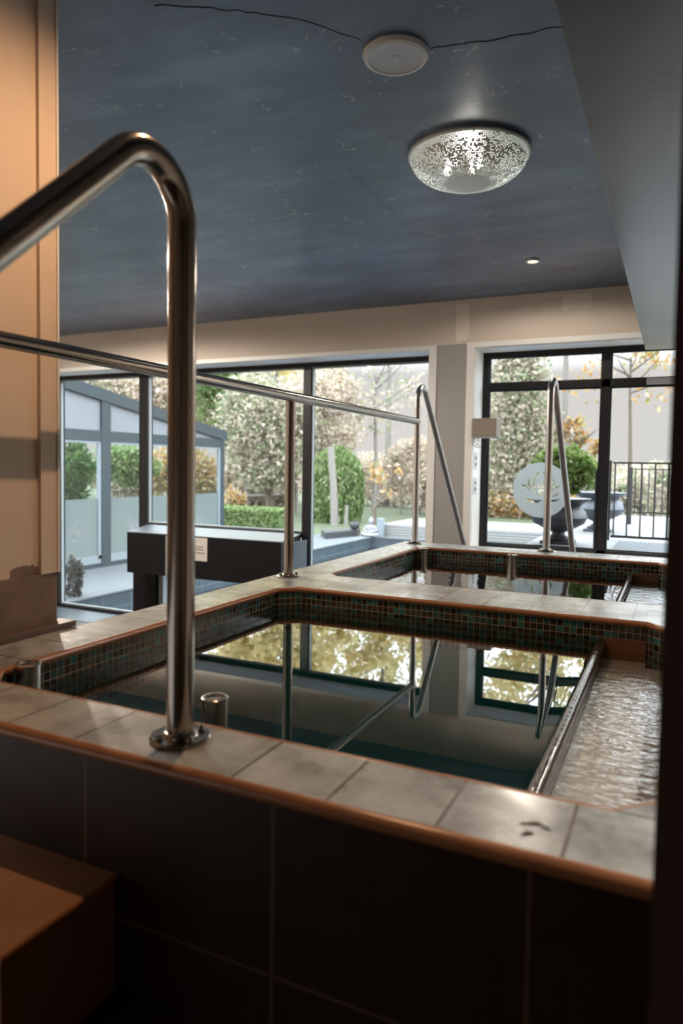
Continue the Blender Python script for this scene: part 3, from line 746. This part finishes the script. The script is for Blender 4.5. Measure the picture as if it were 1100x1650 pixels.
mk('deck_top', B((-13.6, 3.5, 33.58, 38.4, GZ, -2.94)), M['deck'], dk)
for k in range(5): mk('front_slat', B((-13.6, 3.5, 33.53, 33.575, GZ + .02 + k * .132, GZ + .115 + k * .132)), M['slat'], dk)

# conservatory: long glazed side with sloping roof
cv = thing('conservatory', (-18.4, 19, GZ), 'blue-grey glazed conservatory with sloping roof left of the outdoor pool', 'conservatory')
CX = -17.85
def roofz(y): return 2.60 - (y - 15.6) * .148
mk('base_rail', B((CX - .12, CX + .08, 13.0, 25.35, GZ, GZ + .16)), M['blue'], cv)
bm = B((CX - .12, CX + .08, 13.0, 25.35, .72, 1.08)); mk('head_beam', bm, M['blue'], cv)
for y in (13.1, 18.22, 25.2): mk('mullion', B((CX - .13, CX + .095, y, y + (.42 if y < 20 else .24), GZ, min(roofz(y) - .1, 2.6))), M['blue'], cv)
mk('mullion', B((CX - .10, CX + .05, 21.9, 22.02, GZ, .72)), M['blue'], cv)
bm = bmesh.new(); y0, y1 = 12.98, 25.6
pr = [(y0, roofz(y0) - .10), (y1, roofz(y1) - .10), (y1, roofz(y1) + .30), (y0, roofz(y0) + .30)]
a = [bm.verts.new((CX + .12, y, z)) for y, z in pr]; b = [bm.verts.new((CX - 1.3, y, z)) for y, z in pr]
bm.faces.new(a); bm.faces.new(b[::-1])
for i in range(4): j = (i + 1) % 4; bm.faces.new((a[i], b[i], b[j], a[j]))
bmesh.ops.recalc_face_normals(bm, faces=bm.faces[:]); mk('roof_edge', bm, M['blue'], cv)
bm = bmesh.new()
for ya, yb in ((13.4, 18.22), (18.64, 25.2)):
    pr = [(ya, 1.08), (yb, 1.08), (yb, roofz(yb) - .09), (ya, roofz(ya) - .09)]
    a = [bm.verts.new((CX + .01, y, z)) for y, z in pr]; b = [bm.verts.new((CX - .03, y, z)) for y, z in pr]
    bm.faces.new(a); bm.faces.new(b[::-1])
    for i in range(4): j = (i + 1) % 4; bm.faces.new((a[i], b[i], b[j], a[j]))
bmesh.ops.recalc_face_normals(bm, faces=bm.faces[:]); mk('gable_panel', bm, M['gable'], cv)
bm = bmesh.new()
for ya, yb in ((13.4, 18.22), (18.64, 25.2)):
    for b in ((CX - .02, CX + .06, ya, yb, .64, .72), (CX - .02, CX + .06, ya, yb, GZ + .16, GZ + .42), (CX - .02, CX + .06, yb - .14, yb, GZ + .3, .66)): add_box(bm, *b)
mk('pale_bead', bm, M['bluelite'], cv)
for ya, yb in ((13.4, 18.1), (18.64, 25.1)):
    p = mk('glass_panel', B((CX - .01, CX, ya, yb, GZ + .42, .64)), M['glass2'], cv)
    mk('frosted_film', B((CX + .002, CX + .006, ya, yb, GZ + .42, -1.24)), M['film'], cv)
for yc in (17.2, 19.75, 23.6):
    bm = bmesh.new()
    for s in LOTUS:
        vs = [bm.verts.new((CX + .012, yc + px * .62 * 1.0, -2.35 + pz * .62)) for px, pz in s]
        try: bm.faces.new(vs)
        except ValueError: pass
    ob = mk('lotus_mark', bm, M['ink'], cv); md = ob.modifiers.new('thick', 'SOLIDIFY'); md.thickness = .003; md.offset = 0

# ------------------------------------------------------------------ planting
PINK = [(.78, .62, .52), (.72, .60, .46), (.80, .68, .60), (.66, .62, .42), (.80, .66, .58)]
PALE = [(.66, .58, .46), (.78, .66, .56), (.46, .50, .32), (.62, .56, .42), (.76, .64, .54), (.30, .38, .20), (.70, .62, .50)]
GREY = [(.26, .27, .25), (.36, .37, .34), (.18, .19, .17)]
GREEN = [(.20, .32, .10), (.30, .42, .16), (.42, .52, .24), (.14, .24, .08), (.50, .58, .32)]
DGREEN = [(.10, .20, .07), (.16, .28, .10), (.24, .36, .14), (.07, .14, .05)]
ORANGE = [(.75, .46, .20), (.80, .58, .36), (.66, .36, .12), (.78, .66, .52), (.46, .44, .18)]
LIME = [(.30, .48, .12), (.42, .58, .18), (.54, .66, .26), (.22, .36, .10)]
GOLD = [(.80, .70, .42), (.70, .62, .38), (.84, .76, .54), (.60, .58, .34), (.82, .70, .44)]
LM = {k: leaf_mat('leaves_' + k, c, k=dict(pink=.66, pale=.62, gold=1.08, orange=.55, green=.50, dark=.42, lime=.42, grey=.36)[k], trans=.70 if k == 'gold' else .42) for k, c in dict(pink=PINK, pale=PALE, green=GREEN, dark=DGREEN, orange=ORANGE, gold=GOLD, lime=LIME, grey=GREY).items()}
def leaves(bm, c, rx, ry, rz, n, size, rnd, clumps=18, spread=.34, flat=0.0):
    cl = []
    for i in range(clumps):
        while True:
            p = Vector((rnd.uniform(-1, 1), rnd.uniform(-1, 1), rnd.uniform(-1, 1)))
            if .25 < p.length < 1: break
        p = p.normalized() * (p.length ** .5) * .82; cl.append(p)
    for i in range(n):
        q = rnd.choice(cl); d = Vector((rnd.gauss(0, 1), rnd.gauss(0, 1), rnd.gauss(0, 1))) * spread * .55; p = q + d
        if p.length > 1.12: p = p.normalized() * rnd.uniform(.8, 1.05)
        p = Vector((c[0] + p.x * rx, c[1] + p.y * ry, c[2] + p.z * rz))
        if p.z < GZ + .05: p.z = GZ + .05 + rnd.random() * .3
        s = size * rnd.uniform(.6, 1.3)
        a = Vector((rnd.gauss(0, 1), rnd.gauss(0, 1), rnd.gauss(0, 1))).normalized(); b = a.orthogonal().normalized()
        b = (Matrix.Rotation(rnd.uniform(0, 6.28), 3, a) @ b); cdir = a.cross(b)
        vs = [bm.verts.new(p - b * s), bm.verts.new(p + cdir * s * .5), bm.verts.new(p + b * s), bm.verts.new(p - cdir * s * .5)]
        bm.faces.new(vs)
def tree(label, c, rx, ry, rz, mat, n, size, seed, trunk=True, name='garden_tree', cat='tree', group='garden trees', clumps=18, spread=.34, bark='bark', base=None):
    rnd = random.Random(seed); root = thing(name, (c[0], c[1], GZ), label, cat, group)
    if n > 2500 and mat != 'gold': n = int(n * 1.7); size *= .72
    bm = bmesh.new(); leaves(bm, c, rx, ry, rz, n, size, rnd, clumps, spread); mk('foliage', bm, LM[mat], root, uv=False)
    if trunk:
        bm = bmesh.new(); r0 = .035 * (rz + 2)
        path = [(c[0] + .1 * math.sin(k), c[1], GZ + (c[2] + rz * .3 - GZ) * k / 5) for k in range(6)]
        add_tube(bm, path, [r0 * (1 - .13 * k) for k in range(6)], 10)
        for k in range(7):
            a = rnd.uniform(0, 6.28); z = c[2] - rz * .5 + rz * .12 * k
            add_tube(bm, [(c[0], c[1], z), (c[0] + rx * .4 * math.cos(a), c[1] + ry * .4 * math.sin(a), z + rz * .25), (c[0] + rx * .75 * math.cos(a), c[1] + ry * .75 * math.sin(a), z + rz * .5)], [r0 * .4, r0 * .25, r0 * .1], 6)
        mk('trunk', bm, M[bark], root, smooth=True)
    elif name == 'garden_shrub':
        bm = bmesh.new()
        for k in range(4):
            a = k * 1.7; add_tube(bm, [(c[0] + .1 * math.cos(a), c[1] + .1 * math.sin(a), GZ), (c[0] + rx * .3 * math.cos(a), c[1] + ry * .3 * math.sin(a), c[2])], [.07, .03], 6)
        mk('stems', bm, M[bark], root)
    return root
tree('broad pale green tree in the middle of the wide window', (-26.3, 43, 2.7), 3.9, 3.0, 4.3, 'pale', 9000, .26, 1, clumps=40)
tree('pinkish bright tree crown right of the conservatory roof', (-24.0, 47, 4.2), 3.4, 3.0, 4.0, 'pink', 5000, .26, 2, clumps=30)
tree('green leafy tree above the end of the conservatory roof', (-34.5, 50, 5.6), 4.2, 3.0, 4.0, 'green', 5000, .28, 3, clumps=26)
tree('pink and green tree far behind the conservatory roof', (-50, 60, 8.5), 9.5, 4, 5.0, 'pink', 8000, .42, 4, clumps=44)
tree('smaller green tree far left behind the conservatory roof', (-58, 56, 7.2), 5.0, 4, 4.5, 'pale', 4500, .40, 14, clumps=26)
tree('dense grey-green tree seen through the first conservatory pane', (-33.2, 31, -.9), 1.9, 1.6, 2.5, 'dark', 3500, .22, 5)
tree('low green shrub seen through the conservatory beside its mullion', (-37, 40, -.2), 3.0, 2.0, 1.6, 'green', 3500, .24, 6, trunk=False, name='garden_shrub', cat='shrub', group='garden shrubs')
tree('orange autumn shrub seen through the far conservatory pane', (-36, 46, -1.0), 3.6, 2.0, 2.6, 'orange', 4500, .26, 7, name='garden_shrub', cat='shrub', group='garden shrubs', trunk=False)
tree('bright pale orange shrub bank behind the conservatory lawn', (-46, 52, -1.2), 6.5, 2.0, 2.4, 'pink', 4500, .34, 8, name='garden_shrub', cat='shrub', group='garden shrubs', trunk=False)
tree('white blossoming shrub bank behind the box hedge', (-33.5, 54, -1.6), 4.6, 2.0, 2.4, 'pink', 5000, .30, 9, name='garden_shrub', cat='shrub', group='garden shrubs', trunk=False)
tree('small flame orange shrub over the box hedge', (-25.7, 38, -2.35), .75, .7, 1.0, 'orange', 900, .15, 10, name='garden_shrub', cat='shrub', group='garden shrubs', trunk=False)
tree('pale shrub with pink leaves behind the far post', (-18.0, 51.6, -.55), 3.0, 1.4, 2.7, 'pink', 3400, .23, 11, name='garden_shrub', cat='shrub', group='garden shrubs', trunk=False)
tree('green bush inside the pale shrub behind the far post', (-16.9, 53.4, 1.2), 1.1, .8, 1.0, 'green', 500, .2, 12, name='garden_shrub', cat='shrub', group='garden shrubs', trunk=False)
tree('low rust coloured bank behind the white deck', (-9.0, 52.3, -2.7), 6.5, 1.2, 1.1, 'orange', 4500, .24, 13, name='garden_shrub', cat='shrub', group='garden shrubs', trunk=False)
tree('tall pale leafy tree behind the lotus decal', (-10.9, 53, 2.9), 3.2, 2.0, 6.3, 'pale', 6800, .28, 15, clumps=34)
tree('pink leafy tree at the left edge of the garden window', (-14.6, 56, 2.4), 3.0, 2.0, 6.2, 'pink', 4500, .28, 16, clumps=28)
tree('thin orange tree seen above the urn bush', (-6.4, 52, 2.2), 1.9, 1.2, 1.9, 'orange', 420, .27, 17, clumps=12, spread=.25)
tree('green shrubs behind the far gate', (-.6, 28, -1.1), 1.9, 1.2, 1.5, 'pale', 3000, .18, 18, name='garden_shrub', cat='shrub', group='garden shrubs', trunk=False)
tree('yellow green bank beside the far gate', (-5.6, 55, -1.5), 3.4, 1.2, 2.1, 'pale', 3000, .26, 19, name='garden_shrub', cat='shrub', group='garden shrubs', trunk=False)
tree('bare tree with thin trunk and few hanging leaves', (-21.0, 50, 6.0), 4.2, 2.0, 3.6, 'pale', 520, .24, 20, clumps=22, spread=.30, bark='barklite')
tree('second bare tree beside the window mullion', (-25.2, 50, 6.2), 1.8, 1.5, 4.0, 'orange', 380, .24, 21, clumps=14, spread=.3, bark='barklite')
tree('sparse overhanging tree high right of the garden window', (-3.0, 52, 6.8), 5.5, 2.0, 3.0, 'orange', 420, .24, 22, clumps=16, spread=.2)
tree('tall yellow green birch row far behind the wide window', (-37, 62, 16), 8.5, 3, 7.5, 'gold', 6500, .42, 60, clumps=60, spread=.2, bark='barklite')
tree('tall airy birch behind the bare garden tree', (-24, 60, 17), 7.5, 3, 7, 'gold', 3300, .40, 61, clumps=60, spread=.17, bark='barklite')
tree('tall airy birch behind the garden window', (-8.5, 60, 17.2), 8, 3, 7, 'gold', 3200, .40, 62, clumps=60, spread=.18, bark='barklite')
tree('tall airy birch far right beyond the gate', (7, 62, 17.5), 7.5, 3, 7, 'gold', 2600, .40, 63, clumps=50, spread=.18, bark='barklite')
tree('tall yellow tree far left behind the conservatory', (-60, 70, 15), 11, 3, 8.5, 'gold', 7000, .50, 64, clumps=60, spread=.2, bark='barklite')
tree('long pale pink shrub bank along the far garden edge', (-24, 60, -1.3), 11, 1.5, 2.5, 'pink', 6000, .30, 70, name='garden_shrub', cat='shrub', group='garden shrubs', trunk=False, clumps=50)
tree('long pale shrub bank far behind the gate', (-1.5, 62, -1.6), 9, 1.5, 2.2, 'pink', 4000, .30, 71, name='garden_shrub', cat='shrub', group='garden shrubs', trunk=False, clumps=40)
# topiary
tp = thing('topiary_bush', (-19.9, 41, GZ), 'large rounded clipped green bush on the lawn', 'bush')
bm = bmesh.new(); rnd = random.Random(30)
for i in range(6500):
    u = rnd.random(); a = rnd.uniform(0, 2 * PI); z = u * 4.7
    rr = 1.75 * (1 - (max(0, u - .42) / .58) ** 2.6) ** .5 * (0.86 + .14 * min(1, u * 4)); k = rnd.uniform(.86, 1.06) if rnd.random() < .85 else rnd.uniform(.5, .9)
    p = Vector((-19.9 + rr * k * math.cos(a), 41 + rr * k * math.sin(a), GZ + .05 + z * (0.98 + .04 * rnd.random())))
    s = .15 * rnd.uniform(.6, 1.4); d = Vector((rnd.gauss(0, .5), rnd.gauss(0, .5), -1)).normalized(); e = d.orthogonal().normalized(); e = Matrix.Rotation(rnd.uniform(0, 6.28), 3, d) @ e
    bm.faces.new([bm.verts.new(p - d * s * 1.4), bm.verts.new(p + e * s * .5), bm.verts.new(p + d * s * 1.4), bm.verts.new(p - e * s * .5)])
mk('foliage', bm, LM['green'], tp, uv=False)
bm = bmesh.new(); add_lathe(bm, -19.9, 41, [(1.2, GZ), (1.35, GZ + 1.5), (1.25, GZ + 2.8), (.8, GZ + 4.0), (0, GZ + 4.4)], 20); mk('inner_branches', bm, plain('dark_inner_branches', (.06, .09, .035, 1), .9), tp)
# box hedge
hd = thing('box_hedge', (-21.8, 34, GZ), 'low clipped box hedge beside the conservatory', 'hedge')
bm = bmesh.new(); rnd = random.Random(31)
for i in range(6000):
    p = Vector((rnd.uniform(-24.0, -19.7), rnd.uniform(33.3, 34.9), GZ + rnd.uniform(.02, 1.1)))
    if rnd.random() < .75:
        if rnd.random() < .6: p.y = 33.3 + rnd.uniform(-.05, .08)
        else: p.z = GZ + 1.05 + rnd.uniform(-.06, .12)
    s = .10 * rnd.uniform(.6, 1.4); d = Vector((rnd.gauss(0, 1), rnd.gauss(0, 1), rnd.gauss(0, 1))).normalized(); e = d.orthogonal()
    bm.faces.new([bm.verts.new(p - d * s), bm.verts.new(p + e * s * .6), bm.verts.new(p + d * s), bm.verts.new(p - e * s * .6)])
mk('foliage', bm, LM['green'], hd, uv=False)
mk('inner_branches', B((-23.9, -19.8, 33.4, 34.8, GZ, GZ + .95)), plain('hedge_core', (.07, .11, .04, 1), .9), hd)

# posts, fence, statue, stones
def single(name, bm, mat, label, cat, group=None, smooth=True): return tag(mk(name, bm, mat, smooth=smooth), label, cat, group)
single('white_post', tube([(-18.5, 38, GZ), (-18.62, 38, -1.2), (-18.85, 38, 1.15)], [.24, .22, .20], 14), M['barklite'], 'tall pale wooden post standing before the round green bush', 'post')
single('short_post', tube([(-17.75, 38, GZ), (-17.7, 38, -2.35)], .11, 10), M['barklite'], 'short pale post at the foot of the round green bush', 'post')
fc = thing('rail_fence', (-28, 46, GZ), 'white wooden rail fence behind the hedge', 'fence')
for z in (-1.15, -1.75, -2.3): mk('rail', tube([(-30.2, 46, z - .12), (-25.6, 46, z + .05)], .10, 8), M['barklite'], fc, smooth=True)
for x in (-30.0, -27.8, -25.7): mk('fence_post', tube([(x, 46.1, GZ), (x, 46.1, -1.0)], .13, 8), M['barklite'], fc, smooth=True)
bd = thing('stone_bed', (-15.7, 32.4, GZ), 'low dark stone planter edge by the pool corner', 'planter')
bm = bmesh.new(); add_prism(bm, [(-15.55, 30.9), (-14.85, 33.2), (-15.3, 34.6), (-16.5, 32.3)], GZ, GZ + .32); mk('stone_border', bm, M['darkstone'], bd)
single('dark_pot', lathe(-15.1, 33.4, [(.12, .32), (.24, .42), (.28, .56), (.22, .70), (.12, .74), (.14, .80)], 18, GZ), M['urn'], 'small dark round pot on the stone planter edge', 'pot')
bu = thing('seated_statue', (-14.03, 33.1, GZ), 'small white seated stone statue on the pool corner', 'statue')
sx0, sy0, sz0 = -14.05, 33.15, GZ + .05
bm = bmesh.new(); add_lathe(bm, sx0, sy0, [(.34, 0), (.42, .06), (.40, .13), (.27, .20), (.24, .30), (.28, .44), (.24, .54), (.09, .58), (.08, .62)], 24, sz0)
for sgn in (-1, 1):
    add_tube(bm, [(sx0 + sgn * .25, sy0 - .02, sz0 + .50), (sx0 + sgn * .33, sy0 - .10, sz0 + .30), (sx0 + sgn * .10, sy0 - .30, sz0 + .20)], [.075, .07, .05], 10)
    add_tube(bm, [(sx0 + sgn * .12, sy0 - .05, sz0 + .10), (sx0 + sgn * .42, sy0 - .18, sz0 + .09), (sx0 - sgn * .05, sy0 - .34, sz0 + .08)], [.12, .11, .07], 10)
mk('body', bm, M['stone'], bu, smooth=True)
mk('head', lathe(sx0, sy0 - .02, [(.05, .60), (.11, .66), (.135, .76), (.12, .86), (.075, .91), (.065, .94), (.03, .98), (0, .99)], 20, sz0), M['stone'], bu, smooth=True)
single('grey_cabinet', B((-13.72, -13.42, 33.1, 33.45, GZ + .03, GZ + .98)), M['bluelite'], 'narrow pale blue box beside the white statue', 'box', smooth=False)
sm = thing('young_tree', (-15.1, 36, GZ), 'young crooked tree trunk behind the statue', 'tree', 'garden trees')
mk('trunk', tube([(-15.1, 36, GZ), (-15.05, 36, -2.9), (-15.1, 36, -2.35), (-14.7, 36, -1.8), (-14.4, 36, -1.3)], [.13, .11, .10, .06, .03], 10), M['bark'], sm, smooth=True)
rnd = random.Random(40); bm = bmesh.new(); leaves(bm, (-14.4, 36, -.7), 1.2, .8, 1.0, 160, .15, rnd, 9, .3); mk('foliage', bm, LM['orange'], sm, uv=False)
wf = thing('wire_fence', (-8, 51, GZ), 'thin wire and post fence behind the white deck', 'fence')
mk('top_rail', tube([(-22, 50.6, -1.35), (0, 50.6, -1.35)], .05, 6), M['bark'], wf)
for x in (-19, -14.5, -10, -5.6, -1.2): mk('fence_post', tube([(x, 50.6, GZ), (x, 50.6, -1.25)], .07, 6), M['bark'], wf)
# shrub by the first pane
tree('small grey cone shrub at the left window corner', (-14.40, 13.75, -3.08), .30, .24, .56, 'grey', 1100, .06, 41, trunk=False, name='potted_shrub', cat='shrub', group=None)

# terrace by the garden door
TZ = -1.42
struct(mk('terrace', B((-2.55, 6, WY1 + .02, 24.0, -5.0, TZ)), M['terrace']))
tag(mk('door_mat', B((-1.0, .6, 13.25, 15.0, TZ, TZ + .02)), M['mat']), 'grey ribbed rubber mat outside the garden door', 'doormat')
def urn(name, x, y, s, mat, label, n):
    u = thing(name, (x, y, TZ), label, 'urn', 'garden urns')
    mk('plinth', B((x - .30 * s, x + .30 * s, y - .30 * s, y + .30 * s, TZ, TZ + .06 * s)), mat, u)
    mk('bowl', lathe(x, y, [(.24 * s, .06 * s), (.26 * s, .10 * s), (.13 * s, .17 * s), (.12 * s, .22 * s), (.30 * s, .30 * s), (.48 * s, .40 * s), (.54 * s, .52 * s), (.50 * s, .64 * s), (.40 * s, .74 * s), (.46 * s, .80 * s), (.58 * s, .86 * s), (.60 * s, .89 * s), (.54 * s, .88 * s), (.38 * s, .78 * s)], 40, TZ), mat, u, smooth=True)
    return u
u1 = urn('garden_urn', -2.02, 14.0, .98, M['urn'], 'large dark urn outside the lotus window', 0)
u2 = urn('garden_urn', -1.60, 17.3, 1.02, M['urnblue'], 'blue-grey urn farther back by the gate', 0)
tree('bright green bush growing out of the dark urn', (-1.93, 14.0, .0), .60, .5, .46, 'lime', 1500, .07, 50, trunk=False, name='urn_bush', cat='bush', group=None, clumps=26)
bm = bmesh.new(); rnd = random.Random(51)
for k in range(12):
    a = rnd.uniform(0, 6.28); add_tube(bm, [(-2.02, 14.0, TZ + .74), (-2.02 + .2 * math.cos(a), 14 + .2 * math.sin(a), TZ + 1.0), (-2.0 + .42 * math.cos(a), 14 + .4 * math.sin(a), TZ + 1.35)], [.014, .011, .006], 6)
mk('branches', bm, M['barklite'], bpy.data.objects['urn_bush'])
def gate(name, x0, x1, y, z0, z1, n, label, hang=.12, post=.05, bar=.016):
    g_ = thing(name, (x0, y, z0), label, 'gate', 'iron gates')
    mk('gate_post', B((x0 - post, x0, y - .03, y + .03, z0, z1 + .03)), M['iron'], g_)
    mk('top_rail', B((x0 + .02, x1, y - .02, y + .02, z1 - .035, z1)), M['iron'], g_)
    mk('bottom_rail', B((x0 + .02, x1, y - .02, y + .02, z0 + hang, z0 + hang + .05)), M['iron'], g_)
    for k in range(n):
        x = x0 + .07 + (x1 - x0 - .08) * k / (n - 1)
        mk('bar', tube([(x, y, z0 + hang), (x, y, z1 - .02)], bar, 8), M['iron'], g_, smooth=True)
    return g_
gate('garden_gate', -1.19, .62, 15.2, TZ, .17, 8, 'black iron bar gate just behind the door mat', .06)
gate('garden_gate', -1.04, .50, 20.0, TZ, .06, 10, 'smaller black gate farther back on the terrace', .30, .10)

for im in list(bpy.data.objects):
    if '_org' in im: del im['_org']
